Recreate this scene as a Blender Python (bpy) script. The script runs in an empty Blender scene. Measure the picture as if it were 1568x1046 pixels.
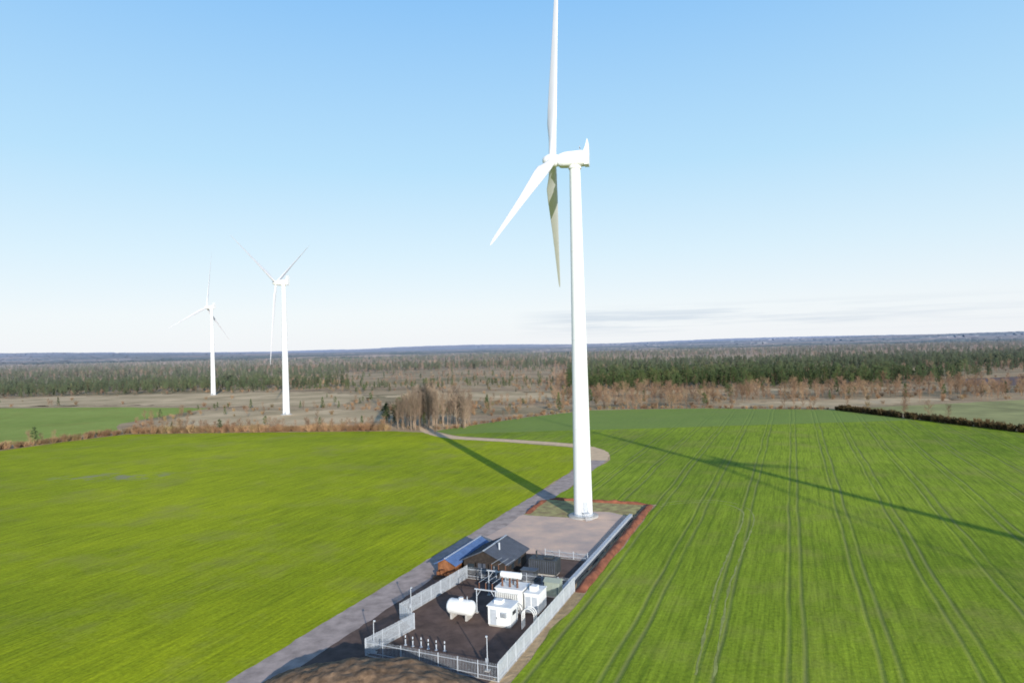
import bpy, bmesh, math, random
import numpy as np
from mathutils import Vector, Matrix, noise, Euler
random.seed(7); rng=np.random.default_rng(7)
R=math.radians
scene=bpy.context.scene
TH=R(22.3); SN,CS=math.sin(TH),math.cos(TH)
def P(w,s): return (w*CS+s*SN, -w*SN+s*CS)
ELEV=15.0
SUNH=(0.309,-0.951)

# ------------------------------------------------------------------ materials
def newmat(name):
    m=bpy.data.materials.new(name); m.use_nodes=True
    nt=m.node_tree; b=nt.nodes['Principled BSDF']
    b.inputs['Specular IOR Level'].default_value=0.25
    return m,nt,b
class N:
    """tiny node helper"""
    def __init__(s,nt): s.nt=nt
    def n(s,t,**k):
        x=s.nt.nodes.new(t)
        for a,b in k.items(): setattr(x,a,b)
        return x
    def l(s,a,b): s.nt.links.new(a,b)
    def pos(s): return s.n('ShaderNodeNewGeometry').outputs['Position']
    def math(s,op,a,b=None,c=None,clamp=False):
        x=s.n('ShaderNodeMath',operation=op); x.use_clamp=clamp
        for i,v in enumerate((a,b,c)):
            if v is None: continue
            if isinstance(v,(int,float)): x.inputs[i].default_value=v
            else: s.l(v,x.inputs[i])
        return x.outputs[0]
    def vm(s,op,a,b=None):
        x=s.n('ShaderNodeVectorMath',operation=op)
        for i,v in enumerate((a,b)):
            if v is None: continue
            if isinstance(v,(tuple,list)): x.inputs[i].default_value=v
            else: s.l(v,x.inputs[i])
        return x
    def dot(s,a,b): return s.vm('DOT_PRODUCT',a,b).outputs['Value']
    def noise(s,vec,scale,detail=4,rough=.6):
        x=s.n('ShaderNodeTexNoise'); x.inputs['Scale'].default_value=scale
        x.inputs['Detail'].default_value=detail; x.inputs['Roughness'].default_value=rough
        s.l(vec,x.inputs['Vector']); return x.outputs['Fac']
    def ramp(s,f,stops):
        x=s.n('ShaderNodeValToRGB'); e=x.color_ramp.elements
        while len(e)<len(stops): e.new(0.5)
        for i,(p,c) in enumerate(stops):
            e[i].position=p
            e[i].color=(c,c,c,1) if isinstance(c,(int,float)) else (*c,1)
        s.l(f,x.inputs[0]); return x.outputs[0]
    def mix(s,f,a,b,mode='MIX'):
        x=s.n('ShaderNodeMix',data_type='RGBA',blend_type=mode)
        for i,v in ((0,f),(6,a),(7,b)):
            if isinstance(v,(int,float)): x.inputs[i].default_value=v
            elif isinstance(v,tuple): x.inputs[i].default_value=(*v,1)
            else: s.l(v,x.inputs[i])
        return x.outputs[2]
    def bump(s,h,b,strength=.4,dist=.1):
        x=s.n('ShaderNodeBump'); x.inputs['Strength'].default_value=strength; x.inputs['Distance'].default_value=dist
        s.l(h,x.inputs['Height']); s.l(x.outputs[0],b.inputs['Normal'])

def simple(name,col,rough=.7,var=.15,scale=.8,metal=0,col2=None,bump=0):
    m,nt,b=newmat(name); h=N(nt)
    p=h.pos(); f=h.noise(p,scale,5)
    c2=col2 or tuple(c*(1-var) for c in col); c1=tuple(min(1,c*(1+var)) for c in col)
    c=h.ramp(f,[(.3,c2),(.7,c1)])
    h.l(c,b.inputs['Base Color']); b.inputs['Roughness'].default_value=rough; b.inputs['Metallic'].default_value=metal
    if bump: h.bump(h.noise(p,scale*6,3),b,bump,.05)
    return m

def haze(h,col,start=500,end=6000,tint=(.34,.37,.46),mx=.75):  # aerial haze painted into the base colour by distance from the origin
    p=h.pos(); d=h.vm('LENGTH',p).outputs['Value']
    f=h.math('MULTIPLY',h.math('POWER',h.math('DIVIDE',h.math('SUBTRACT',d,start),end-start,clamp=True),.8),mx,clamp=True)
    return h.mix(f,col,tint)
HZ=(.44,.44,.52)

def foliage(name,cols,haze_tint=HZ,sc=.02):
    m,nt,b=newmat(name); h=N(nt); p=h.pos()
    f=h.noise(p,sc,3,.7); g=h.noise(p,.9,2,.6)
    c=h.ramp(f,cols)
    oi=h.n('ShaderNodeObjectInfo').outputs['Random']
    c=h.mix(1.0,c,h.ramp(h.math('ADD',h.math('MULTIPLY',oi,.6),h.math('MULTIPLY',g,.4)),[(.1,.6),(.9,1.5)]),'MULTIPLY')
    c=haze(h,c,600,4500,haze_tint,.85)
    h.l(c,b.inputs['Base Color']); b.inputs['Roughness'].default_value=.85
    b.inputs['Specular IOR Level'].default_value=.1
    return m

MAT={}
# scrubland ground
m,nt,b=newmat('scrubland'); h=N(nt); p=h.pos()
ps=h.vm('MULTIPLY',p,(.5,1.3,1)).outputs[0]
f=h.noise(ps,.008,5,.65); g=h.noise(p,.05,5,.7); k=h.noise(p,.7,4,.7)
c=h.ramp(f,[(.32,(.20,.18,.07)),(.44,(.34,.25,.13)),(.52,(.62,.44,.25)),(.6,(.38,.24,.14)),(.72,(.22,.20,.08))])
c=h.mix(.4,c,h.ramp(g,[(.3,(.20,.13,.07)),(.5,(.40,.28,.16)),(.7,(.64,.48,.29))]))
c=h.mix(1.0,c,h.ramp(k,[(.25,.7),(.75,1.3)]),'MULTIPLY')
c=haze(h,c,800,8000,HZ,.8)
h.l(c,b.inputs['Base Color']); b.inputs['Roughness'].default_value=.95; h.bump(k,b,.6,.4)
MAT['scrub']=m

def field_mat(name,light,dark,far=None,tram=True,patch=False):
    m,nt,b=newmat(name); h=N(nt); p=h.pos()
    w=h.dot(p,(CS,-SN,0)); s=h.dot(p,(SN,CS,0))
    comb=h.n('ShaderNodeCombineXYZ'); h.l(w,comb.inputs[0]); h.l(h.math('MULTIPLY',s,.05),comb.inputs[1])
    st=h.noise(comb.outputs[0],.55,5,.65)      # drill-row streaks
    st2=h.noise(comb.outputs[0],2.2,3,.6)
    big=h.noise(p,.014,4,.6); fine=h.noise(p,1.6,4,.75); mid=h.noise(p,.12,4,.65)
    f=h.math('ADD',h.math('MULTIPLY',big,.5),h.math('ADD',h.math('MULTIPLY',st,.3),h.math('MULTIPLY',mid,.2)))
    c=h.ramp(f,[(.38,dark),(.60,light)])
    c=h.mix(1.0,c,h.ramp(fine,[(.25,.66),(.75,1.32)]),'MULTIPLY')
    c=h.mix(1.0,c,h.ramp(st2,[(.3,.78),(.7,1.2)]),'MULTIPLY')
    th=h.ramp(h.noise(p,.05,6,.7),[(.50,0.0),(.72,.6)])
    c=h.mix(th,c,(.36,.33,.08))
    hgt=fine
    if tram:
        wob=h.math('MULTIPLY',h.math('SUBTRACT',h.noise(p,.02,2),.5),2.2)
        ww=h.math('ADD',w,wob)
        t=h.math('FLOORED_MODULO',h.math('ADD',ww,5.5),10.0)
        d=h.math('ABSOLUTE',h.math('SUBTRACT',t,5.0))
        dd=h.math('ABSOLUTE',h.math('SUBTRACT',d,.95))
        rut=h.ramp(dd,[(.08,1.0),(.45,0.0)])
        brk=h.ramp(h.noise(comb.outputs[0],.35,4,.7),[(.36,.10),(.64,1.0)])
        lim=h.math('LESS_THAN',h.math('ADD',h.dot(p,(-.05,1,0)),h.math('MULTIPLY',big,10)),312)
        t2=h.math('FLOORED_MODULO',h.math('ADD',ww,.9),2.5)
        d2=h.math('ABSOLUTE',h.math('SUBTRACT',t2,1.25))
        r2=h.math('MULTIPLY',h.ramp(d2,[(.05,1.0),(.40,0.0)]),h.ramp(h.noise(comb.outputs[0],.5,3,.6),[(.42,0.0),(.62,.75)]))
        c=h.mix(h.math('MULTIPLY',r2,h.math('MULTIPLY',lim,.6)),c,(.09,.15,.012))
        rf=h.math('MULTIPLY',h.math('MULTIPLY',rut,brk),h.math('MULTIPLY',lim,.70))
        c=h.mix(rf,c,(.42,.40,.14))
        halo=h.ramp(dd,[(.3,1.0),(1.1,0.0)])
        c=h.mix(h.math('MULTIPLY',h.math('MULTIPLY',halo,brk),h.math('MULTIPLY',lim,.35)),c,(.07,.13,.01))
        hgt=h.math('SUBTRACT',fine,h.math('MULTIPLY',rut,.9))
    if far:
        q=h.math('GREATER_THAN',h.math('ADD',h.dot(p,(-.05,1,0)),h.math('MULTIPLY',big,10)),312)
        c=h.mix(h.math('MULTIPLY',q,.75),c,far)
    if patch:
        e=h.vm('LENGTH',h.vm('MULTIPLY',h.vm('SUBTRACT',p,(-128,219,0)).outputs[0],(1/26,1/9,0)).outputs[0]).outputs['Value']
        q=h.math('MULTIPLY',h.ramp(e,[(.3,1.0),(1.0,0.0)]),h.ramp(h.noise(p,.18,4,.7),[(.48,0.0),(.6,.8)]))
        c=h.mix(q,c,(.34,.30,.22))
    h.l(c,b.inputs['Base Color']); b.inputs['Roughness'].default_value=.9
    b.inputs['Specular IOR Level'].default_value=.1
    h.bump(hgt,b,.6,.12)
    return m
MAT['fieldR']=field_mat('crop_field',(.35,.44,.030),(.185,.265,.016),far=(.23,.31,.08))
MAT['fieldL']=field_mat('crop_field_west',(.45,.49,.012),(.25,.31,.010),tram=False,patch=True)
MAT['fieldF']=field_mat('far_crop_field',(.38,.45,.10),(.26,.33,.06),tram=False)
MAT['gravel']=simple('gravel_track',(.46,.36,.31),.95,.28,.5,bump=.6)
MAT['sand']=simple('sandy_track',(.80,.56,.34),.95,.15,.5,bump=.6)
MAT['meadow']=simple('dry_grass',(.66,.48,.28),.95,.2,.03,col2=(.40,.29,.15),bump=.8)
MAT['pad']=simple('hardstanding_gravel',(.76,.52,.37),.95,.15,.12,col2=(.50,.39,.34),bump=.5)
MAT['dark']=simple('dark_gravel',(.145,.095,.075),.95,.35,.4,bump=.7)
MAT['soil']=simple('brown_soil',(.23,.145,.085),.95,.55,.9,bump=1.0)
MAT['redsoil']=simple('red_clay_bank',(.28,.10,.055),.95,.4,.6,bump=.8)
MAT['rough']=simple('rough_grass',(.40,.36,.14),.95,.4,.5,col2=(.26,.17,.09),bump=.8)
MAT['wheel']=simple('wheel_mark',(.34,.36,.10),.95,.3,.5,bump=.4)
MAT['plough']=simple('ploughed_soil',(.16,.115,.11),.95,.3,.1,bump=.8)
MAT['olive']=simple('olive_pasture',(.36,.34,.13),.95,.3,.05,bump=.8)
MAT['white']=simple('white_paint',(.86,.86,.86),.45,.03,.3)
MAT['white2']=simple('white_enclosure',(.82,.82,.80),.5,.06,1.5)
MAT['blade']=simple('blade_gelcoat',(.78,.77,.82),.35,.03,.3)
MAT['grey']=simple('galvanised_steel',(.48,.51,.55),.5,.12,1.5)
MAT['concrete']=simple('concrete',(.46,.44,.41),.9,.15,1.2)
MAT['darksteel']=simple('dark_steel',(.05,.055,.06),.5,.2,1.5)
MAT['roof']=simple('dark_sheet_roof',(.085,.095,.12),.45,.2,.8)
MAT['darkwall']=simple('dark_timber',(.045,.035,.03),.8,.3,2.0)
MAT['orange']=simple('orange_timber',(.24,.10,.045),.8,.6,1.2)
MAT['blue']=simple('blue_sheet_roof',(.10,.17,.34),.4,.2,.8)
MAT['green']=simple('grey_green_cabinet',(.33,.37,.31),.6,.08,2.)
MAT['porc']=simple('brown_porcelain',(.16,.07,.04),.3,.1,2.)
MAT['glass']=simple('window_glass',(.03,.04,.05),.1,.1,1.)
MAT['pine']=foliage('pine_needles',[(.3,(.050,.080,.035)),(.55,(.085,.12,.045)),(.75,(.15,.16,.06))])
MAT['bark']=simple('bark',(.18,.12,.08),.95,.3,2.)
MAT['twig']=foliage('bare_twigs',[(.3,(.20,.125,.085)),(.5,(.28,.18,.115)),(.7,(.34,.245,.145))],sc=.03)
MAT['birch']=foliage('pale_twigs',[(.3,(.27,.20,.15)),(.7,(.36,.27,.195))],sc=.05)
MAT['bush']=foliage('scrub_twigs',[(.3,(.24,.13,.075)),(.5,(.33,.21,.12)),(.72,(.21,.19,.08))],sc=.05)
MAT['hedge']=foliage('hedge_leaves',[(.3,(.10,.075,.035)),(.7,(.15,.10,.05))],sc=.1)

# ------------------------------------------------------------------ mesh builder
class B:
    def __init__(s): s.v=[];s.f=[];s.m=[];s.mats=[];s.sm=[]
    def mi(s,k):
        if k not in s.mats: s.mats.append(k)
        return s.mats.index(k)
    def add(s,vs,fs,k,smooth=False):
        o=len(s.v); s.v+= [tuple(v) for v in vs]; i=s.mi(k)
        for f in fs: s.f.append(tuple(o+j for j in f)); s.m.append(i); s.sm.append(smooth)
    def box(s,x0,x1,y0,y1,z0,z1,k,bev=0):
        if bev>0:
            bm=bmesh.new(); bmesh.ops.create_cube(bm,size=1)
            for v in bm.verts: v.co=Vector(((x0+x1)/2+v.co.x*(x1-x0),(y0+y1)/2+v.co.y*(y1-y0),(z0+z1)/2+v.co.z*(z1-z0)))
            bmesh.ops.bevel(bm,geom=bm.edges[:],offset=bev,segments=2,affect='EDGES',profile=.5)
            bm.verts.index_update()
            s.add([v.co for v in bm.verts],[[v.index for v in f.verts] for f in bm.faces],k); bm.free(); return
        vs=[(x0,y0,z0),(x1,y0,z0),(x1,y1,z0),(x0,y1,z0),(x0,y0,z1),(x1,y0,z1),(x1,y1,z1),(x0,y1,z1)]
        s.add(vs,[(0,3,2,1),(4,5,6,7),(0,1,5,4),(1,2,6,5),(2,3,7,6),(3,0,4,7)],k)
    def cyl(s,p0,p1,r0,r1,n,k,caps=True,smooth=True):
        p0=Vector(p0);p1=Vector(p1);d=(p1-p0).normalized()
        a=d.orthogonal().normalized(); c=d.cross(a)
        vs=[];
        for p,r in((p0,r0),(p1,r1)):
            for i in range(n):
                t=2*math.pi*i/n; vs.append(p+a*math.cos(t)*r+c*math.sin(t)*r)
        s.add(vs,[(i,(i+1)%n,n+(i+1)%n,n+i) for i in range(n)],k,smooth)
        if caps: s.add(vs[:n],[tuple(reversed(range(n)))],k); s.add(vs[n:],[tuple(range(n))],k)
    def lathe(s,prof,n,k,origin=(0,0,0),axis=None):
        """profile [(r,z)], axis matrix optional"""
        vs=[];M=axis or Matrix.Identity(3);o=Vector(origin)
        for r,z in prof:
            for i in range(n):
                t=2*math.pi*i/n; vs.append(o+M@Vector((r*math.cos(t),r*math.sin(t),z)))
        fs=[]
        for j in range(len(prof)-1):
            for i in range(n): fs.append((j*n+i,j*n+(i+1)%n,(j+1)*n+(i+1)%n,(j+1)*n+i))
        s.add(vs,fs,k,True)
    def obj(s,name,parent=None,loc=(0,0,0),rotz=0):
        me=bpy.data.meshes.new(name); me.from_pydata(s.v,[],s.f)
        for k in s.mats: me.materials.append(MAT[k])
        me.polygons.foreach_set('material_index',s.m); me.polygons.foreach_set('use_smooth',s.sm); me.update()
        o=bpy.data.objects.new(name,me); scene.collection.objects.link(o)
        o.location=loc; o.rotation_euler=(0,0,rotz)
        if parent: o.parent=parent
        return o
def site(b,name): return b.obj(name,rotz=-TH)   # mesh coords are (across, along, z) of the site grid

def sheet(name,pts,z,mat,jit=.4,step=3.0,closed=True,fz=None):
    out=[]
    n=len(pts)
    for i in range(n):
        a=Vector(pts[i]);c=Vector(pts[(i+1)%n]); L=(c-a).length; k=max(1,min(400,int(L/step)))
        nn=Vector((-(c-a).y,(c-a).x)).normalized() if L>0 else Vector((0,0))
        for j in range(k):
            q=a.lerp(c,j/k); jj=(noise.noise(Vector((q.x*.11,q.y*.11,z*50+3)))+.5*noise.noise(Vector((q.x*.5,q.y*.5,9))))*jit*1.5
            q=q+nn*jj; out.append((q.x,q.y,z))
    bm=bmesh.new(); vs=[bm.verts.new(v) for v in out]; f=bm.faces.new(vs)
    bmesh.ops.triangulate(bm,faces=[f]); bmesh.ops.recalc_face_normals(bm,faces=bm.faces[:])
    for f in bm.faces:
        if f.normal.z<0: f.normal_flip()
    me=bpy.data.meshes.new(name); bm.to_mesh(me); bm.free(); me.materials.append(MAT[mat])
    o=bpy.data.objects.new(name,me); scene.collection.objects.link(o); return o
def strip(name,pts,width,z,mat,jit=.2):
    pts=[Vector(p) for p in pts]; d=[]
    for i in range(len(pts)-1):
        p0=pts[max(i-1,0)];p1=pts[i];p2=pts[i+1];p3=pts[min(i+2,len(pts)-1)]
        k=max(2,int((p2-p1).length/1.5))
        for j in range(k):
            t=j/k
            d.append(.5*((2*p1)+(-p0+p2)*t+(2*p0-5*p1+4*p2-p3)*t*t+(-p0+3*p1-3*p2+p3)*t**3))
    d.append(pts[-1]); b=B(); vs=[]
    for i,q in enumerate(d):
        t=(d[min(i+1,len(d)-1)]-d[max(i-1,0)]).normalized(); nn=Vector((-t.y,t.x))
        for sg in(1,-1):
            r=q+nn*sg*(width/2+jit*noise.noise(Vector((q.x*.4,q.y*.4,sg*5))))
            vs.append((r.x,r.y,z))
    b.add(vs,[(2*i,2*i+1,2*i+3,2*i+2) for i in range(len(d)-1)],mat)
    o=b.obj(name)
    return o

# ------------------------------------------------------------------ ground + fields
g=B()
rings=[0,60,150,300,600,1000,1500,2200,3000,4000,5500,7500,10000,14000,20000]
NA=96
def relief(x,y):
    d=math.hypot(x,y)
    k=max(0,min(1,(d-2500)/6000))
    h=(noise.noise(Vector((x*.00028,y*.00028,1.3)))+.35)*70*k
    return max(-8,h)
vs=[(0,0,0)]
for r in rings[1:]:
    for i in range(NA):
        t=2*math.pi*i/NA; x,y=r*math.cos(t),r*math.sin(t); vs.append((x,y,relief(x,y)))
fs=[(0,1+i,1+(i+1)%NA) for i in range(NA)]
for j in range(len(rings)-2):
    a=1+j*NA;c=a+NA
    for i in range(NA): fs.append((a+i,c+i,c+(i+1)%NA,a+(i+1)%NA))
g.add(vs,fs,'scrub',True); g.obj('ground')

FR=[P(-31,0),P(-31,164.5),P(-57.2,163.5),P(-57.0,185),(20.8,203),(31.5,228),(33.5,240),(32,253),(24,267.5),(0,284),(-24,298),(-37,318),
    (-15,345),(10,372),(45,400),(110,394),(173,369),(200,270),(232,160),(262,50),(300,-150),(250,-260),(60,-260),P(-31,-60)]
sheet('crop_field',FR,.02,'fieldR',.5)
FL=[P(-63.0,-60),P(-63.0,175),(6.5,183),(14.5,203),(23.5,228),(26.5,240),(26,248),(20,259),(-3,276),(-27,290),(-42,314),(-57,322),(-120,329),(-190,335),(-205,312),(-216,287),(-300,205),(-400,110),(-400,-60),(-150,-120)]
sheet('crop_field',FL,.02,'fieldL',.5)
sheet('crop_field',[(-225,306),(-205,352),(-224,388),(-214,481),(-300,512),(-420,532),(-560,420),(-420,250),(-280,240)],.02,'fieldF',1.5)
sheet('ploughed_field',[(345,520),(520,470),(700,560),(560,640),(395,600)],.02,'plough',2)
sheet('pasture',[(205,285),(190,375),(300,400),(520,420),(560,330),(330,120),(250,150)],.02,'olive',1.5)
MEADOWS=[[(-440,548),(-300,528),(-208,495),(-128,470),(-112,560),(-180,640),(-330,665),(-520,650)],
         [(-197,372),(-205,455),(-90,436),(-66,372),(-120,352),(-190,352)],
         [(60,512),(200,492),(330,505),(260,540),(150,552),(70,548)],
         [(-60,500),(30,470),(60,490),(20,560),(-70,600),(-110,560)],
         [(120,402),(175,378),(270,412),(240,428),(140,424)]]
for q in MEADOWS: sheet('dry_grass_meadow',q,.03,'meadow',6)

strip('farm_track',[P(-60,-40),P(-60,40),P(-60,100),P(-60,150),P(-59.9,180),(17.5,202),(27.5,228),(30,240)],5.8,.026,'gravel',.5)
strip('sandy_track',[(27.5,228),(30,240),(29,250),(22,263.5),(-2,279.8),(-25.5,294),(-39,316),(-44,340)],6.4,.034,'sand',.6)
strip('wheel_track',[P(-30,163),(40,165),(48,164.5),(51.5,158),(49,148),(40,128),(31,107.6),(20.5,80)],.3,.03,'wheel',.3)
strip('wheel_track',[P(-30,165.2),(40,167),(50,166),(53.6,158),(51,147),(42,127),(32.8,106.6),(22.3,79)],.3,.03,'wheel',.3)
sheet('compound_yard',[P(-57.4,60),P(-57.4,120.5),P(-33.6,120.5),P(-33.6,66),P(-40,60)],.024,'dark',.4,1.5)
sheet('crane_hardstanding',[P(-59,119),P(-58.2,146),P(-35,147.5),P(-34.6,119)],.034,'pad',.4,1.5)
sheet('rough_grass_plot',[P(-58,146.2),P(-58,162.3),P(-34.2,163.3),P(-34,147.3)],.038,'rough',.4,1.5)
sheet('gravel_path',[P(-46,147),P(-47,153),P(-40,154),P(-34.5,151.5),P(-34.3,147.3)],.042,'pad',.4,1.5)

# earth banks
def bank(name,path,wid,hgt,mat,loc=False):
    b=B(); n=7
    pts=[]
    for i in range(len(path)-1):
        a=Vector(path[i]);c=Vector(path[i+1]);k=max(2,int((c-a).length/.8))
        for j in range(k): pts.append(a.lerp(c,j/k))
    pts.append(Vector(path[-1]))
    vs=[]
    for i,q in enumerate(pts):
        t=(pts[min(i+1,len(pts)-1)]-pts[max(i-1,0)]).normalized(); nn=Vector((-t.y,t.x))
        e=min(1,min(i,len(pts)-1-i)/3+.05)
        for j in range(n):
            u=j/(n-1)*2-1
            hh=hgt*(1-u*u)*e*(.8+.5*noise.noise(Vector((q.x*.5,q.y*.5,u*1.5))))-.02
            r=q+nn*u*wid/2*(1+.25*noise.noise(Vector((q.x*.3,q.y*.3,7))))
            vs.append((r.x,r.y,hh))
    b.add(vs,[(i*n+j,i*n+j+1,(i+1)*n+j+1,(i+1)*n+j) for i in range(len(pts)-1) for j in range(n-1)],mat,True)
    return site(b,name)
bank('earth_bank',[(-31.9,103),(-32,130),(-32.4,164)],1.9,.8,'redsoil')
bank('earth_bank',[(-33,164),(-45,163.6),(-57.8,163)],1.6,.7,'redsoil')
bank('earth_bank',[(-58.3,162),(-58.2,154),(-57.6,147)],1.5,.6,'redsoil')
b=B()
for s0 in np.arange(101,150,2.0):
    b.box(-34.6,-33.9,s0,s0+1.96,0,.75+.04*math.sin(s0*3),'grey',0)
b.box(-33.9,-33.55,101,150,0,.3,'darksteel')
site(b,'concrete_channel_wall')

# soil mound in the foreground
b=B(); nx,ny=150,100; vs=[]
for j in range(ny+1):
    for i in range(nx+1):
        x=-36+i/nx*42; y=60+j/ny*27
        u=(x+15.5)/15.5; v=(y-75.5+ (x+15)*.2)/8.5
        r=math.hypot(u,v); hh=3.8*max(0,1-r**2.2)
        hh*=1+.16*noise.noise(Vector((x*.2,y*.2,2)))+.08*noise.noise(Vector((x*.7,y*.7,4)))
        hh+=(.13*noise.noise(Vector((x*1.6,y*1.6,1)))+.10*noise.noise(Vector((x*3.7,y*3.7,6))))*(hh>0.05)
        vs.append((x,y,hh-.03))
b.add(vs,[(j*(nx+1)+i,j*(nx+1)+i+1,(j+1)*(nx+1)+i+1,(j+1)*(nx+1)+i) for j in range(ny) for i in range(nx)],'soil',True)
b.obj('soil_mound')

# ------------------------------------------------------------------ wind turbines
def blade_mesh(cs=1.0):
    st=[(0.9,1.9,1.0,14),(2.5,1.85,1.0,14),(5,2.3,.65,13),(8.5,2.95,.40,11),(12,2.85,.32,9),(18,2.35,.26,6.5),(26,1.75,.22,4),(34,1.3,.20,2),(42,.9,.19,.8),(48,.6,.18,.2),(50.4,.35,.17,0),(51.2,.08,.3,0)]
    b=B(); n=20; vs=[]
    for z,c,t,tw in st:
        c*=cs
        blend=min(1,max(0,(z-2.5)/6))
        for i in range(n):
            a=2*math.pi*i/n
            xc=(math.cos(a)*.5)
            yc=math.sin(a)*.5*t
            xa=math.cos(a)*.5+.18; ya=math.sin(a)*.5*t*(0.5*(1+math.cos(a*1.0+math.pi))*.9+.12)**.6
            x=(xc*(1-blend)+xa*blend)*c; y=(yc*(1-blend)+ya*blend)*c
            tt=R(tw); X=x*math.cos(tt)-y*math.sin(tt); Y=x*math.sin(tt)+y*math.cos(tt)
            vs.append((Y,X,z))
    fs=[(j*n+i,j*n+(i+1)%n,(j+1)*n+(i+1)%n,(j+1)*n+i) for j in range(len(st)-1) for i in range(n)]
    b.add(vs,fs,'blade',True); b.add(vs[-n:],[tuple(range(n))],'blade')
    return b
def turbine(x,y,yaw,phase,pitch,seg=48,cs=1.0):
    root=bpy.data.objects.new('wind_turbine',None); scene.collection.objects.link(root)
    root.location=(x,y,0); root.rotation_euler=(0,0,yaw)
    b=B()
    prof=[(3.4,-.3),(3.4,.25),(3.3,.35),(2.3,.36)]
    b.lathe(prof,seg,'concrete'); 
    b.add([(2.3*math.cos(2*math.pi*i/seg),2.3*math.sin(2*math.pi*i/seg),.36) for i in range(seg)],[tuple(range(seg))],'concrete')
    b.obj('foundation',root)
    b=B(); H=79.0
    prof=[(2.25,.3),(2.25,.55),(2.12,.56),(2.1,.8)]
    rad=lambda z: 2.1-(2.1-1.22)*(z/79)**1.05
    b.lathe(prof,seg,'grey')
    secs=[0.8,20,40,60,79.0]
    for a,c in zip(secs[:-1],secs[1:]):
        b.lathe([(rad(a),a),(rad((a+c)/2),(a+c)/2),(rad(c),c)],seg,'white')
        if c<79: b.lathe([(rad(c)+.002,c-.10),(rad(c)+.02,c-.09),(rad(c)+.02,c+.09),(rad(c)+.002,c+.10)],seg,'white')
    b.obj('tower',root)
    b=B()
    for ang in (-70,):
        a=R(ang); M=Matrix.Rotation(a,3,'Z')
        def T(v): return tuple(M@Vector(v))
        bb=B(); bb.box(2.0,2.16,-.5,.5,1.5,3.7,'grey'); bb.box(2.16,3.3,-.7,.7,1.35,1.45,'grey')
        for k in range(6): bb.box(3.3+k*.28,3.58+k*.28,-.6,.6,1.25-k*.2,1.31-k*.2,'grey')
        for sy in(-.68,.68):
            bb.cyl((2.2,sy,1.4),(2.2,sy,2.5),.03,.03,6,'grey'); bb.cyl((3.3,sy,1.4),(3.3,sy,2.5),.03,.03,6,'grey')
            bb.cyl((2.2,sy,2.5),(3.3,sy,2.5),.03,.03,6,'grey'); bb.cyl((3.3,sy,2.5),(5.0,sy,1.2),.03,.03,6,'grey'); bb.cyl((5.0,sy,.2),(5.0,sy,1.2),.03,.03,6,'grey')
        b.add([T(v) for v in bb.v],bb.f,'grey')
    b.obj('door_and_steps',root)
    b=B()
    b.cyl((0,0,78.6),(0,0,79.3),1.45,1.45,32,'white')
    n=24; vs=[]; st=[(-3.75,1.15,1.2,80.7),(-3.3,1.5,1.5,80.7),(-2,1.72,1.68,80.8),(1.0,1.75,1.72,80.85),(2.6,1.6,1.6,80.9),(3.0,1.2,1.3,80.95)]
    for X,hw,hh,zc in st:
        for i in range(n):
            a=2*math.pi*i/n; ca,sa=math.cos(a),math.sin(a)
            k=(abs(ca)**4+abs(sa)**4)**(-.25)
            vs.append((X,hw*ca*k,zc+hh*sa*k))
    b.add(vs,[(j*n+i,j*n+(i+1)%n,(j+1)*n+(i+1)%n,(j+1)*n+i) for j in range(len(st)-1) for i in range(n)],'white',True)
    b.add(vs[:n],[tuple(reversed(range(n)))],'white'); b.add(vs[-n:],[tuple(range(n))],'white')
    X0=2.25
    fin=[(X0,0,79.2),(X0+1.0,0,79.2),(X0+1.05,0,82.4),(X0+1.0,0,84.2),(X0+.75,0,85.0),(X0+.35,0,83.4),(X0-.1,0,82.3)]
    vv=[(x_,-1.45,z_) for x_,_,z_ in fin]+[(x_,1.45,z_) for x_,_,z_ in fin]; k=len(fin)
    b.add(vv,[tuple(range(k)),tuple(reversed(range(k,2*k)))]+[((i+1)%k,i,k+i,k+(i+1)%k) for i in range(k)],'white')
    b.cyl((1.2,.6,82.5),(1.2,.6,83.9),.04,.03,6,'grey'); b.cyl((1.2,-.6,82.5),(1.2,-.6,83.6),.04,.03,6,'grey')
    b.box(1.1,1.3,-.75,.75,83.3,83.36,'grey')
    b.obj('nacelle',root)
    rot=bpy.data.objects.new('rotor',None); scene.collection.objects.link(rot); rot.parent=root
    rot.matrix_local=Matrix.Translation((-5.1,0,80.9))@Matrix.Rotation(R(5.5),4,'Y')@Matrix.Rotation(phase,4,'X')
    b=B(); M=Matrix.Rotation(-math.pi/2,3,'Y')
    b.lathe([(.01,2.3),(.5,2.2),(.95,1.8),(1.35,1.1),(1.5,.3),(1.5,-.6),(1.35,-1.2),(1.1,-1.45)],28,'white',axis=M)
    b.obj('hub',rot)
    for i in range(3):
        o=blade_mesh(cs).obj('blade_%d'%(i+1),rot)
        o.matrix_local=Matrix.Rotation(i*2*math.pi/3,4,'X')@Matrix.Rotation(R(-2.5),4,'Y')@Matrix.Rotation(R(pitch),4,'Z')
    return root
YAW=R(-11.5)
turbine(15.2,154.6,YAW,0,68,48,.93)
turbine(-139,417.6,YAW,math.pi+R(4),15,28,.75)
turbine(-275.7,628,YAW,R(-6),15,28,.75)
turbine(160,-68,YAW,R(10),-10,28)    # neighbouring turbine that throws the long shadow over the field

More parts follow.
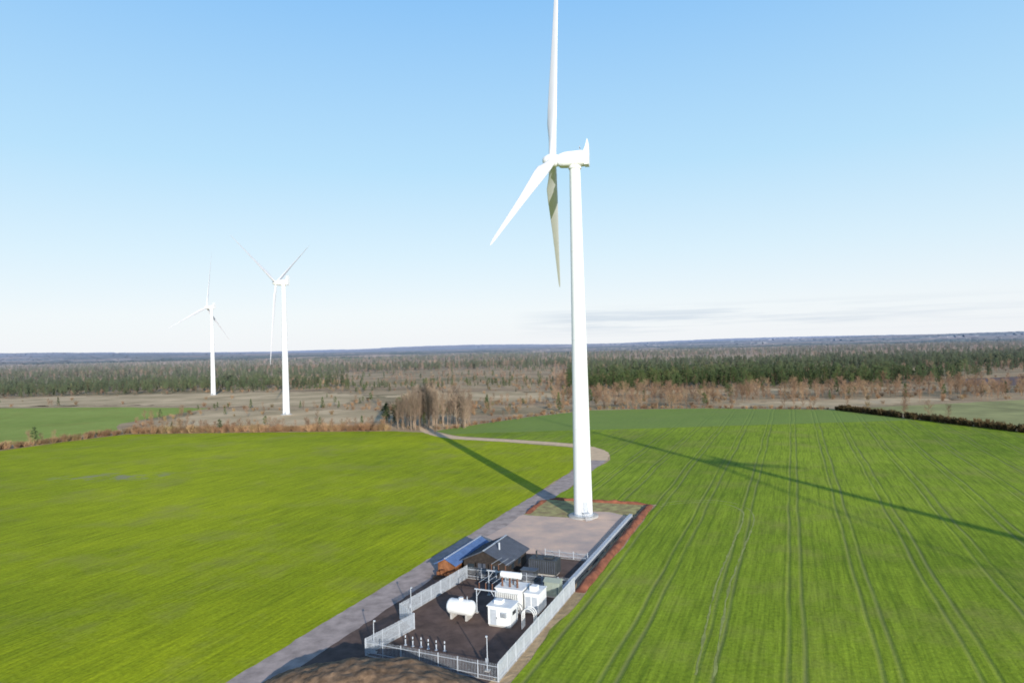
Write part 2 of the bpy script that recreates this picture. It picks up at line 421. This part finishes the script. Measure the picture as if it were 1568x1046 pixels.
# ------------------------------------------------------------------ fences
def fence(name,path,h=2.4,pale=.085,gap=.15,mat='grey',rail=True):
    b=B()
    for (x0,y0),(x1,y1) in zip(path[:-1],path[1:]):
        a=Vector((x0,y0));c=Vector((x1,y1));L=(c-a).length;t=(c-a)/L;nn=Vector((-t.y,t.x))
        def obox(s0,s1,n0,n1,z0,z1,k='grey'):
            q=[a+t*s0+nn*n0,a+t*s1+nn*n0,a+t*s1+nn*n1,a+t*s0+nn*n1]
            vs=[(p.x,p.y,z0) for p in q]+[(p.x,p.y,z1) for p in q]
            b.add(vs,[(0,3,2,1),(4,5,6,7),(0,1,5,4),(1,2,6,5),(2,3,7,6),(3,0,4,7)],k)
        k=int(L/gap)
        for i in range(k):
            s0=(i+.2)*L/k
            obox(s0,s0+pale,.02,.04,.08,h+random.uniform(-.02,.02))
        m_=max(1,round(L/2.75))
        for i in range(m_+1): 
            s0=min(L*i/m_,L-.05); obox(s0-.05,s0+.05,-.08,.02-.003,0,h+.05)
        for z in (.45,h-.4): obox(0,L,-.03,.017,z,z+.06)
        obox(0,L,-.06,.06,-.05,.07,'concrete')
    return site(b,name)
fence('palisade_fence',[(-32.5,72.6),(-32.7,103.2)],2.3,.09)
fence('palisade_fence',[(-51.2,73.2),(-32.5,72.6)],2.1,.025,.2)
fence('palisade_fence',[(-51.2,73.2),(-49.5,82.4),(-53.3,84.8),(-51.6,103.4)],2.2,.08)
fence('palisade_fence',[(-51.6,103.4),(-32.7,103.2)],2.0,.03,.2)
fence('palisade_fence',[(-43,118.5),(-34.8,118.3)],1.5,.02,.25)

# ------------------------------------------------------------------ buildings
def gable(name,w0,w1,s0,s1,hw,hr,wall,roof,ridge='s',door=True):
    b=B()
    m_=(w0+w1)/2
    prof=[(w0,0),(w1,0),(w1,hw),(m_,hr),(w0,hw)]
    vs=[(x,s0,z) for x,z in prof]+[(x,s1,z) for x,z in prof]
    b.add(vs,[(0,1,2,3,4),(9,8,7,6,5),(1,6,7,2),(5,0,4,9)],wall)
    t=.12;o=.5
    sl=(hr-hw)/(m_-w0)
    for sg,we in((-1,w0),(1,w1)):
        e=(we+sg*o, hw-o*sl); 
        vs=[(e[0],s0-o,e[1]+.02),(m_,s0-o,hr+.02),(m_,s1+o,hr+.02),(e[0],s1+o,e[1]+.02)]
        vs+=[(x,y,z+t) for x,y,z in vs]
        b.add(vs,[(0,1,2,3),(7,6,5,4),(0,4,5,1),(3,2,6,7),(0,3,7,4)],roof)
        for kk in np.arange(s0-o+.3,s1+o,.6):
            q=[(e[0],kk,e[1]+.02+t),(m_,kk,hr+.02+t),(m_,kk+.06,hr+.02+t),(e[0],kk+.06,e[1]+.02+t)]
            q+=[(x,y,z+.05) for x,y,z in q]
            b.add(q,[(7,6,5,4),(0,4,5,1),(3,2,6,7),(0,3,7,4)],roof)
    b.box(m_-.15,m_+.15,s0-o-.02,s1+o+.02,hr+t,hr+t+.08,'grey')
    if door:
        b.box(m_-1.3,m_+.1,s0-.06,s0-.003,.05,2.2,'roof'); b.box(m_+1.0,m_+2.4,s0-.05,s0-.003,1.0,2.0,'glass')
        b.box(m_+.95,m_+2.45,s0-.08,s0-.052,.93,1.0,'grey'); b.box(m_+1.67,m_+1.73,s0-.08,s0-.052,1.0,2.0,'grey')
        b.box(m_-3.2,m_-2.0,s0-.05,s0-.003,1.0,2.0,'glass')
        b.box(m_-3.25,m_-1.95,s0-.08,s0-.052,.93,1.0,'grey')
        for kk in (s0+2,s0+5,s0+8):
            if kk<s1-1.3: b.box(w1+.003,w1+.05,kk,kk+1.2,1.0,2.0,'glass')
        b.cyl((m_+1.4,s0+3,hr-.8),(m_+1.4,s0+3,hr+.7),.16,.16,10,'grey')
    return site(b,name)
gable('dark_timber_building',-53.0,-45.0,105.0,114.0,2.6,4.4,'darkwall','roof')
gable('timber_shed',-57.2,-54.0,103.5,117,2.1,2.9,'orange','blue',door=False)
b=B()
for i in range(5):
    b.box(-56.8+i*.68,-56.25+i*.68,102.2,103.0,.03,1.0+.3*math.sin(i*2.1),'orange',.03)
b.box(-57.0,-53.6,101.2,102.0,.03,.5,'darkwall',.03)
site(b,'timber_stack')

# ------------------------------------------------------------------ substation equipment
def insul(b,x,y,z0,h,r=.14):
    k=6
    prof=[(r*.5,z0)]
    for i in range(k):
        z=z0+h*i/k; prof+=[(r*.5,z+.02),(r,z+h/k*.45),(r*.5,z+h/k*.9)]
    prof.append((.03,z0+h+.05))
    b.lathe(prof,10,'porc',origin=(x,y,0))
b=B()
x0,x1,y0,y1=-41.6,-37.4,92.6,95.8
b.box(x0-.6,x1+.6,y0-.6,y1+.6,0,.35,'concrete')
b.box(x0,x1,y0,y1,.36,3.1,'white2',.08)
b.box(x0-.1,x1+.1,y0-.1,y1+.1,3.1,3.25,'white2')
for i in range(12):
    xx=x0+.25+i*.32; b.box(xx,xx+.07,y0-.75,y0-.02,.8,2.8,'white2')
    b.box(xx,xx+.07,y1+.02,y1+.75,.8,2.8,'white2')
b.cyl((x0+.4,y0-.4,.75),(x1-.4,y0-.4,.75),.08,.08,8,'white2'); b.cyl((x0+.4,y0-.4,2.85),(x1-.4,y0-.4,2.85),.08,.08,8,'white2')
b.cyl((x0-.2,y1-.4,4.3),(x1-1.2,y1-.4,4.3),.5,.5,18,'white2')
for xx in(x0+.4,x1-1.8): b.box(xx,xx+.12,y1-.5,y1-.3,3.25,3.85,'white2')
for i in range(3): insul(b,x0+.8+i*1.2,y0+.8,3.25,1.3,.2)
for i in range(3): insul(b,x0+1.5+i*.6,y0+1.9,3.25,.7,.13)
site(b,'power_transformer')
b=B(); x0,x1,y0,y1=-37.0,-34.8,92.5,96
b.box(x0,x1,y0,y1,.2,2.9,'white2',.06); b.box(x0-.08,x1+.08,y0-.08,y1+.08,2.9,3.02,'white2')
b.box(x0+.2,x0+1.0,y0-.04,y0-.003,.5,2.5,'grey'); b.box(x0+1.2,x0+2.0,y0-.04,y0-.003,.5,2.5,'grey'); b.box(x0+.1,x1-.1,y0+.2,y1-.2,0,.2,'concrete')
b.box(x0+.5,x0+1.6,y0+.9,y0+2.0,3.02,3.7,'white2',.05)
site(b,'switchgear_cabinet')
b=B(); x0,x1,y0,y1=-40.2,-36.8,86.7,89.5
b.box(x0+.1,x1-.1,y0+.1,y1-.1,0,.25,'concrete'); b.box(x0,x1,y0,y1,.25,2.75,'white2',.05)
b.box(x0-.15,x1+.15,y0-.15,y1+.15,2.75,2.9,'white2',.03)
b.box(x0+.4,x0+1.3,y0-.05,y0-.003,.3,2.4,'grey'); b.box(x0+1.33,x0+1.38,y0-.09,y0-.003,1.2,1.4,'darksteel')
b.box(x1-1.3,x1-.5,y0-.3,y0-.003,1.5,2.2,'grey',.04); b.box(x1+.003,x1+.04,y0+.8,y0+2.0,1.6,2.1,'darksteel')
for kk in range(5): b.box(x1-1.22,x1-.58,y0-.32,y0-.305,1.58+kk*.12,1.62+kk*.12,'darksteel')
b.box(x0+.6,x0+1.8,y0+.8,y0+1.9,2.9,3.4,'white2',.05)
site(b,'control_cabin')
b=B(); M=Matrix.Rotation(math.pi/2,3,'Y')
L=1.6; r=1.08; prof=[]
for i in range(7):
    a=math.pi/2*i/6; prof.append((max(.01,r*math.sin(a)),-L-.6*math.cos(a)))
for i in range(7):
    a=math.pi/2*(1-i/6); prof.append((max(.01,r*math.sin(a)),L+.6*math.cos(a)))
b.lathe(prof,28,'white2',origin=(-45.0,88.0,1.6),axis=M)
for dx in(-1.2,1.2): b.box(-45+dx-.15,-45+dx+.15,87.1,88.9,0,1.0,'concrete')
b.cyl((-45,88,2.6),(-45,88,2.95),.35,.35,16,'white2'); b.cyl((-44,88,2.6),(-44,88,3.2),.06,.06,8,'grey')
for dx in(-1.5,1.5): b.cyl((-45+dx-.03,88,1.6),(-45+dx+.03,88,1.6),r+.02,r+.02,28,'white2')
site(b,'storage_tank')
b=B(); b.box(-36.6,-34.0,99.6,101.6,0,.2,'concrete'); b.box(-36.5,-34.1,99.7,101.5,.2,2.3,'green',.05)
b.add([(-36.65,99.55,2.3),(-33.95,99.55,2.3),(-33.95,101.65,2.3),(-36.65,101.65,2.3),(-36.65,100.6,2.75),(-33.95,100.6,2.75)],[(0,1,5,4),(2,3,4,5),(0,4,3),(1,2,5)],'green')
b.box(-36.2,-35.35,99.66,99.697,.4,2.1,'green'); b.box(-35.3,-34.4,99.66,99.697,.4,2.1,'green')
site(b,'kiosk_substation')
def gantry(w,s,wid,h,name='busbar_gantry'):
    b=B()
    for dx in(-wid/2,wid/2):
        b.cyl((w+dx,s,0),(w+dx,s,h),.09,.07,8,'grey'); b.box(w+dx-.25,w+dx+.25,s-.25,s+.25,0,.15,'concrete')
        b.cyl((w+dx,s,h*.7),(w+dx*.55,s,h),.05,.05,6,'grey')
    b.box(w-wid/2-.3,w+wid/2+.3,s-.09,s+.09,h,h+.16,'grey')
    for i in range(3): insul(b,w-wid*.35+i*wid*.35,s,h+.16,.9,.12)
    for i in range(3): b.cyl((w-wid*.35+i*wid*.35,s,h+1.1),(w-wid*.35+i*wid*.35,s+4,h+.9),.03,.03,6,'grey')
    return site(b,name)
gantry(-42.2,90.5,3.0,3.4); gantry(-43.2,97.5,3.4,3.8)
b=B()
for off in(0,.5,1.0):
    prev=None
    for i in range(11):
        a=math.pi*i/10; q=(-34.4-.9*math.cos(a),87.2+off,1.9+1.0*math.sin(a))
        if prev: b.cyl(prev,q,.07,.07,8,'white2',caps=False)
        prev=q
    b.cyl((-35.3,87.2+off,0),(-35.3,87.2+off,1.9),.07,.07,8,'white2'); b.cyl((-33.5,87.2+off,0),(-33.5,87.2+off,1.9),.07,.07,8,'white2')
site(b,'cable_riser_pipes')
for i in range(6):
    b=B(); w=-48.0+i*1.15; s=77.6+.1*math.sin(i*4)
    b.lathe([(.22,0),(.22,.06),(.09,.08),(.09,1.2),(.075,1.27),(.01,1.3)],12,'grey',origin=(w,s,0)); b.lathe([(.093,.8),(.095,.82),(.095,.98),(.093,1.0)],12,'darksteel',origin=(w,s,0))
    site(b,'bollard')
def post(w,s,h,az=0):
    b=B(); b.box(w-.3,w+.3,s-.3,s+.3,0,.15,'concrete'); b.cyl((w,s,.1),(w,s,h),.08,.05,10,'grey')
    c=(w+.12*math.cos(az),s+.12*math.sin(az)); b.box(c[0]-.12,c[0]+.12,c[1]-.1,c[1]+.1,h,h+.2,'grey',.03)
    b.box(w-.18,w+.18,s-.2,s-.09,1.0,1.6,'grey'); return site(b,'camera_post')
post(-50.6,74.2,4.0,0.5); post(-52.6,86.8,3.8,0); post(-34.8,74.6,4.0,2.4)
b=B(); b.box(-42.5,-37.5,108.5,111,.3,2.7,'darksteel',.05); b.box(-42.3,-37.7,108.7,110.8,0,.3,'concrete')
for i in range(12): b.box(-42.3+i*.4,-42.15+i*.4,108.44,108.5,.5,2.5,'roof')
b.cyl((-41.5,110,2.7),(-41.5,110,3.7),.15,.15,10,'darksteel'); b.box(-40,-38.4,109.2,110.4,2.7,3.0,'darksteel',.04)
site(b,'generator_container')
b=B(); b.box(-42.4,-39.9,104.8,106.2,.2,1.9,'darksteel',.05); b.box(-42.2,-40.1,104.9,106.1,0,.2,'concrete'); b.box(-42.5,-39.8,104.7,106.3,1.9,2.0,'roof'); b.box(-42.2,-41.3,104.76,104.797,.4,1.7,'roof'); b.box(-41.1,-40.2,104.76,104.797,.4,1.7,'roof')
site(b,'electrical_cabinet')

# ------------------------------------------------------------------ vegetation prototypes
def mesh_from(name,V,F,MI,mats):
    me=bpy.data.meshes.new(name); me.from_pydata([tuple(v) for v in V],[],F)
    for k in mats: me.materials.append(MAT[k])
    me.polygons.foreach_set('material_index',MI); me.update()
    return bpy.data.objects.new(name,me)
def tube(V,F,MI,p0,p1,r0,r1,n,mi):
    d=(p1-p0).normalized(); a=d.orthogonal().normalized(); c=d.cross(a); o=len(V)
    for p,r in((p0,r0),(p1,r1)):
        for i in range(n):
            t=2*math.pi*i/n; V.append(p+a*(math.cos(t)*r)+c*(math.sin(t)*r))
    for i in range(n): F.append((o+i,o+(i+1)%n,o+n+(i+1)%n,o+n+i)); MI.append(mi)
def rv(rd,s=1.0): return Vector((rd.gauss(0,s),rd.gauss(0,s),rd.gauss(0,s)))
def pine(seed,H=17,conical=False,fol='pine'):
    rd=random.Random(seed); V=[];F=[];MI=[]
    p=Vector((0,0,0)); pts=[p]
    for i in range(1,6): pts.append(Vector((rd.uniform(-.25,.25)*i*.4,rd.uniform(-.25,.25)*i*.4,H*.93*i/5)))
    for i in range(5): tube(V,F,MI,pts[i],pts[i+1],.24*(1-i/5.5),.24*(1-(i+1)/5.5),5,0)
    nb=34 if not conical else 44
    for k in range(nb):
        if conical: u=(k+rd.random())/nb; z=H*(.1+.88*u); rr=(1-u)**.8*H*.19+.3
        else: u=(k+rd.random())/nb; z=H*(.32+.66*u); rr=H*.19*(math.sin(math.pi*min(1,(u*.85+.15)))**.7)*rd.uniform(.6,1.1)+.3
        az=rd.random()*2*math.pi; d=Vector((math.cos(az),math.sin(az),rd.uniform(-.1,.35)))
        base=Vector((0,0,z)); tip=base+d*rr
        tube(V,F,MI,base,tip,.06,.02,3,0)
        nc=3 if rr>1.2 else 2
        for c in range(nc):
            cc=base.lerp(tip,.45+.6*c/nc)+rv(rd,.15)
            cr=rd.uniform(.55,.95)*(1.0 if not conical else .7)
            for j in range(13):
                q=cc+Vector((rd.gauss(0,cr*.55),rd.gauss(0,cr*.55),rd.gauss(0,cr*.3)))
                a=rv(rd).normalized()*rd.uniform(.3,.6); b_=rv(rd).normalized()*rd.uniform(.15,.35)
                o=len(V); V+= [q-a*.5-b_*.5,q+a,q+b_]; F.append((o,o+1,o+2)); MI.append(1)
    return mesh_from('pine_proto',V,F,MI,['bark',fol])
def bare(seed,H=13,spread=.3,mat='twig',up=.8,dens=1.0):
    rd=random.Random(seed); V=[];F=[];MI=[]
    pts=[Vector((0,0,0))]
    for i in range(1,7): pts.append(Vector((rd.uniform(-.2,.2)*i*.5,rd.uniform(-.2,.2)*i*.5,H*.95*i/6)))
    for i in range(6): tube(V,F,MI,pts[i],pts[i+1],H*.012*(1-i/6.5),H*.012*(1-(i+1)/6.5),5,0)
    nb=int(30*dens)
    for k in range(nb):
        u=(k+rd.random())/nb; t=.2+.78*u; z=H*.95*t; i=min(5,int(t*6)); base=pts[i].lerp(pts[i+1],t*6-i)
        L=H*spread*(math.sin(math.pi*(.15+.8*u))**.6)*rd.uniform(.7,1.15)
        az=rd.random()*2*math.pi; d=Vector((math.cos(az),math.sin(az),up+rd.uniform(-.2,.4))).normalized()
        mid=base+d*L*.5; d2=(d+Vector((0,0,.35))+rv(rd,.12)).normalized(); tip=mid+d2*L*.5
        tube(V,F,MI,base,mid,.06,.04,3,0); tube(V,F,MI,mid,tip,.04,.015,3,0)
        for s in range(9):
            q=base.lerp(mid,.3+.7*s/4) if s<4 else mid.lerp(tip,(s-4)/4.5)
            dd=(d2+rv(rd,.55)).normalized(); l=L*rd.uniform(.22,.42); e=q+dd*l
            tube(V,F,MI,q,e,.022,.008,3,1)
            for r in range(4):
                q2=q.lerp(e,.25+.22*r); d3=(dd+rv(rd,.6)).normalized(); l2=l*rd.uniform(.35,.7)
                sd=d3.orthogonal().normalized()*.035; o=len(V)
                V+=[q2-sd,q2+sd,q2+d3*l2]; F.append((o,o+1,o+2)); MI.append(1)
    return mesh_from('bare_proto',V,F,MI,[mat,mat])
def bush(seed,H=3,mat='bush',leaf=False):
    rd=random.Random(seed); V=[];F=[];MI=[]
    for k in range(26):
        az=rd.random()*2*math.pi; d=Vector((math.cos(az)*rd.uniform(.1,.8),math.sin(az)*rd.uniform(.1,.8),1)).normalized()
        b0=Vector((rd.gauss(0,.4),rd.gauss(0,.4),0)); tip=b0+d*H*rd.uniform(.6,1.0)
        tube(V,F,MI,b0,tip,.03,.01,3,0)
        for s in range(14):
            q=b0.lerp(tip,.15+.85*s/14); dd=(d+rv(rd,.7)).normalized(); l=H*rd.uniform(.12,.3)
            sd=dd.orthogonal().normalized()*(.14 if leaf else .045); o=len(V)
            V+=[q-sd,q+sd,q+dd*l]; F.append((o,o+1,o+2)); MI.append(0)
    return mesh_from('bush_proto',V,F,MI,[mat])
def coll(name,objs):
    c=bpy.data.collections.new(name)
    for o in objs: c.objects.link(o)
    return c
C_pine=coll('pine_variants',[pine(1),pine(2,18),pine(3,15),pine(4,16,True),pine(5,14,True)])
C_bare=coll('bare_variants',[bare(i,13,.32) for i in range(11,15)])
C_birch=coll('birch_variants',[bare(i,21,.2,'birch',1.3,1.7) for i in range(21,24)])
C_bush=coll('bush_variants',[bush(i,3) for i in range(31,34)])
C_hedge=coll('hedge_variants',[bush(i,3.2,'hedge',True) for i in range(41,44)])

def scatter(name,pts,collection):
    me=bpy.data.meshes.new(name); me.from_pydata([p[:3] for p in pts],[],[])
    at=me.attributes.new('scl','FLOAT','POINT'); at.data.foreach_set('value',[p[3] for p in pts])
    o=bpy.data.objects.new(name,me); scene.collection.objects.link(o)
    ng=bpy.data.node_groups.new(name+'_scatter','GeometryNodeTree')
    ng.interface.new_socket('Geometry',in_out='INPUT',socket_type='NodeSocketGeometry')
    ng.interface.new_socket('Geometry',in_out='OUTPUT',socket_type='NodeSocketGeometry')
    nd=ng.nodes; gi=nd.new('NodeGroupInput'); go=nd.new('NodeGroupOutput')
    ip=nd.new('GeometryNodeInstanceOnPoints'); ci=nd.new('GeometryNodeCollectionInfo')
    ci.inputs['Collection'].default_value=collection; ci.inputs['Separate Children'].default_value=True; ci.inputs['Reset Children'].default_value=True
    rr=nd.new('FunctionNodeRandomValue'); rr.data_type='FLOAT_VECTOR'; rr.inputs[0].default_value=(-.04,-.04,0); rr.inputs[1].default_value=(.04,.04,6.283)
    na=nd.new('GeometryNodeInputNamedAttribute'); na.data_type='FLOAT'; na.inputs['Name'].default_value='scl'
    L=ng.links.new
    L(gi.outputs[0],ip.inputs['Points']); L(ci.outputs[0],ip.inputs['Instance']); ip.inputs['Pick Instance'].default_value=True
    L(rr.outputs[0],ip.inputs['Rotation']); L(na.outputs[0],ip.inputs['Scale']); L(ip.outputs[0],go.inputs[0])
    md=o.modifiers.new('scatter','NODES'); md.node_group=ng
    return o

# ------------------------------------------------------------------ vegetation placement
rd=random.Random(99)
def nz(x,y,s,o=0): return noise.noise(Vector((x*s,y*s,o)))
pines=[];bares=[];bushes=[];birch=[];hedge=[]
def inpoly(x,y,poly):
    c=False;n=len(poly);j=n-1
    for i in range(n):
        xi,yi=poly[i];xj,yj=poly[j]
        if (yi>y)!=(yj>y) and x<(xj-xi)*(y-yi)/(yj-yi)+xi: c=not c
        j=i
    return c
far_field=[(-222,300),(-200,352),(-220,392),(-210,485),(-300,518),(-420,540),(-600,420),(-420,250),(-280,230)]
plough=[(345,520),(520,470),(700,560),(560,640),(395,600)]
past=[(200,280),(186,380),(300,405),(520,425),(570,330),(330,100)]
def blocked(x,y):
    if inpoly(x,y,FR) or inpoly(x,y,FL) or inpoly(x,y,far_field) or inpoly(x,y,plough) or inpoly(x,y,past): return True
    if abs(x+139)<12 and -20<y-417<14: return True
    if math.hypot(x+275,y-628)<16: return True
    if y<700 and rd.random()<.93:
        for q in MEADOWS:
            if inpoly(x,y,q): return True
    return False
y=300.0
while y<2600:
    stp=5.0 if y<500 else 7.5 if y<900 else 11 if y<1500 else 17
    x=-.85*y-40
    while x<.85*y+40:
        px=x+rd.uniform(-.5,.5)*stp; py=y+rd.uniform(-.5,.5)*stp; x+=stp
        if blocked(px,py): continue
        n1=nz(px*.5,py*1.3,.006,1); n2=nz(px,py,.02,5); n3=nz(px*.45,py*1.2,.0024,9)
        r=rd.random(); ratio=px/py
        if py<1150:
            right = ratio>.08 and py>540+60*n1
            left = ratio<-.24 and py>690+60*n1
            if right:
                clear = n1+.5*n2>.14 and py<1000
                dens=.85 if not clear else .04
                if ratio<.13: dens*=.6
                if r<dens: pines.append((px,py,0,rd.uniform(.6,.95)*(1+.15*n2)))
                elif r<dens+.06: bares.append((px,py,0,rd.uniform(.4,.9)))
                elif r<dens+.15 : bushes.append((px,py,0,rd.uniform(.5,1.0)))
            elif left:
                if r<.8 and n1<.14: pines.append((px,py,0,rd.uniform(.4,.75)))
                elif r<.85: bushes.append((px,py,0,rd.uniform(.6,1.3)))
            elif ratio>.06:
                strip_=n1+.7*n2
                d=.38 if strip_<-.02 else .05
                if 425<py<465 and ratio>.15: d=max(d,.34)
                if r<d: bares.append((px,py,0,rd.uniform(.4,.95)*(1+.25*n2)))
                elif r<d+.14: bushes.append((px,py,0,rd.uniform(.4,1.1)))
                elif r>.975: pines.append((px,py,0,rd.uniform(.35,.7)))
            else:
                s_=n1+.6*n2
                d=.24 if s_<-.14 else .03
                if r<d: bares.append((px,py,0,rd.uniform(.28,.55)*(1.0 if py<700 else 1.2)))
                elif r<d+(.26 if s_<0 else .07): bushes.append((px,py,0,rd.uniform(.4,1.1)))
                elif r>(.62 if (n3>-.05 and py>640) else .97) : pines.append((px,py,0,rd.uniform(.25,.5)*(1 if py<800 else 1.3)))
        else:
            if n3+.35*n1>.06: 
                if r<.06: bares.append((px,py,0,rd.uniform(.5,.9)))
                continue
            if r<.55: pines.append((px,py,0,rd.uniform(.55,.95)))
            elif r<.72: bares.append((px,py,0,rd.uniform(.7,1.1)))
    y+=stp
for i in range(52):
    px=rd.uniform(-57,-20); py=rd.uniform(324,347)
    birch.append((px,py,0,rd.uniform(.75,1.1)*(1-.3*abs((px+38)/20)**2)))
for i in range(7): pines.append((-64+rd.uniform(-7,6),354+rd.uniform(-4,8),0,rd.uniform(.55,.85)))
def along(path,step,jit,lst,s0,s1):
    for a,c in zip(path[:-1],path[1:]):
        a=Vector(a);c=Vector(c);k=int((c-a).length/step)
        for i in range(k):
            q=a.lerp(c,i/k); lst.append((q.x+rd.uniform(-jit,jit),q.y+rd.uniform(-jit,jit),0,rd.uniform(s0,s1)))
along([(-262,240),(-219,290),(-203,320),(-192,338)],.9,2.0,bushes,.6,1.3)
along([(-192,339),(-120,333),(-60,326)],.6,2.6,bushes,.6,1.4)
along([(-190,345),(-60,335)],2.2,5,bares,.3,.5)
along([(-35,322),(-12,348),(12,376),(46,405),(110,398),(172,373)],1.4,2.5,bushes,.35,.8)
along([(174,368),(200,270),(233,160)],.6,1.3,hedge,.5,1.15)
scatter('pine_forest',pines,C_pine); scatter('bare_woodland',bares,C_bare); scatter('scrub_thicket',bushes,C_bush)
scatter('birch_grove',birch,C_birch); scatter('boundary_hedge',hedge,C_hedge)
print('INST',len(pines),len(bares),len(bushes))

m,nt,b_=newmat('distant_canopy'); h=N(nt); p=h.pos()
ps=h.vm('MULTIPLY',p,(.5,1.4,1)).outputs[0]
f=h.noise(ps,.0016,5,.65); k=h.noise(p,.03,4,.8)
c=h.ramp(f,[(.35,(.10,.13,.07)),(.5,(.15,.16,.09)),(.56,(.50,.37,.26)),(.66,(.24,.20,.13)),(.75,(.10,.13,.07))])
c=h.mix(1.0,c,h.ramp(k,[(.3,.65),(.7,1.35)]),'MULTIPLY')
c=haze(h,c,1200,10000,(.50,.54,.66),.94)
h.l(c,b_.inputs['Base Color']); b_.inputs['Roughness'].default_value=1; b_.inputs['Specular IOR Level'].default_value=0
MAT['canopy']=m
rows=70; cols=520; vs=[]
for j in range(rows+1):
    Y=2450*(16000/2450)**(j/rows)
    for i in range(cols+1):
        a=(i/cols*2-1)*.95; X=Y*a+rd.uniform(-4,4); YY=Y+rd.uniform(-.01,.01)*Y
        z=relief(X,YY)+ (7+6*nz(X,YY,.004,2)+3*rd.random())*(1 if nz(X,YY,.0012,4)<.2 else .1)
        if j==0: z=-3
        vs.append((X,YY,z))
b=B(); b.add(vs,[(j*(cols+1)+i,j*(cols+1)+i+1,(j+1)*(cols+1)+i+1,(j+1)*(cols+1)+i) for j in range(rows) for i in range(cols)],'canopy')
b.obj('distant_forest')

# ------------------------------------------------------------------ sky, sun, camera
w=bpy.data.worlds.new('World'); scene.world=w; w.use_nodes=True; nt=w.node_tree; h=N(nt)
bg=nt.nodes['Background']
sky=nt.nodes.new('ShaderNodeTexSky'); sky.sky_type='NISHITA'; sky.sun_disc=False
sky.sun_elevation=R(ELEV); sky.sun_rotation=math.atan2(SUNH[0],SUNH[1]); sky.altitude=0
sky.air_density=1.0; sky.dust_density=0.6; sky.ozone_density=1.0
tc=nt.nodes.new('ShaderNodeTexCoord'); dirv=tc.outputs['Generated']
sep=nt.nodes.new('ShaderNodeSeparateXYZ'); h.l(dirv,sep.inputs[0])
grad=h.ramp(sep.outputs[2],[(0.0,(.89,.92,.97)),(.05,(.87,.93,.98)),(.13,(.71,.88,.99)),(.25,(.49,.77,.99)),(.45,(.28,.58,.96)),(.58,(.08,.22,.56)),(1.0,(.025,.07,.20))])
mp=nt.nodes.new('ShaderNodeCombineXYZ'); h.l(h.math('MULTIPLY',sep.outputs[0],3.0),mp.inputs[0]); h.l(h.math('MULTIPLY',sep.outputs[2],70.0),mp.inputs[2]); h.l(h.math('MULTIPLY',sep.outputs[1],1.0),mp.inputs[1])
cn=h.noise(mp.outputs[0],1.6,5,.6)
band=h.ramp(sep.outputs[2],[(.008,0.0),(.025,1.0),(.040,.9),(.055,0.0)])
az=h.ramp(sep.outputs[0],[(0.0,0.0),(.10,1.0),(.42,.8),(.60,.25)])
cf=h.math('MULTIPLY',h.math('MULTIPLY',band,az),h.ramp(cn,[(.40,0.0),(.58,.8)]))
grad=h.mix(cf,grad,(.60,.69,.82))
gs=h.vm('MULTIPLY',grad,(1/.15,1/.15,1/.15)).outputs[0]
final=h.mix(.93,sky.outputs[0],gs)
nt.links.new(final,bg.inputs[0]); bg.inputs[1].default_value=.15
sl=bpy.data.lights.new('sun','SUN'); sl.energy=5; sl.angle=R(.5); sl.color=(1,.95,.86)
so=bpy.data.objects.new('sun',sl); scene.collection.objects.link(so)
ce=math.cos(R(ELEV)); d=Vector((-SUNH[0]*ce,-SUNH[1]*ce,-math.sin(R(ELEV))))
so.rotation_euler=d.to_track_quat('-Z','Y').to_euler(); so.location=(60,-150,120)
cam=bpy.data.cameras.new('camera'); cam.lens=24; cam.sensor_width=36; cam.clip_start=.5; cam.clip_end=60000
cam.dof.use_dof=True; cam.dof.focus_distance=20; cam.dof.aperture_fstop=.75   # the drone lens is slightly soft at distance
co=bpy.data.objects.new('camera',cam); scene.collection.objects.link(co); scene.camera=co
co.matrix_world=Matrix.Translation((0,0,39))@Matrix.Rotation(R(90.33),4,'X')@Matrix.Rotation(R(-1.39),4,'Z')
scene.view_settings.view_transform='Standard'; scene.view_settings.look='None'; scene.view_settings.exposure=0
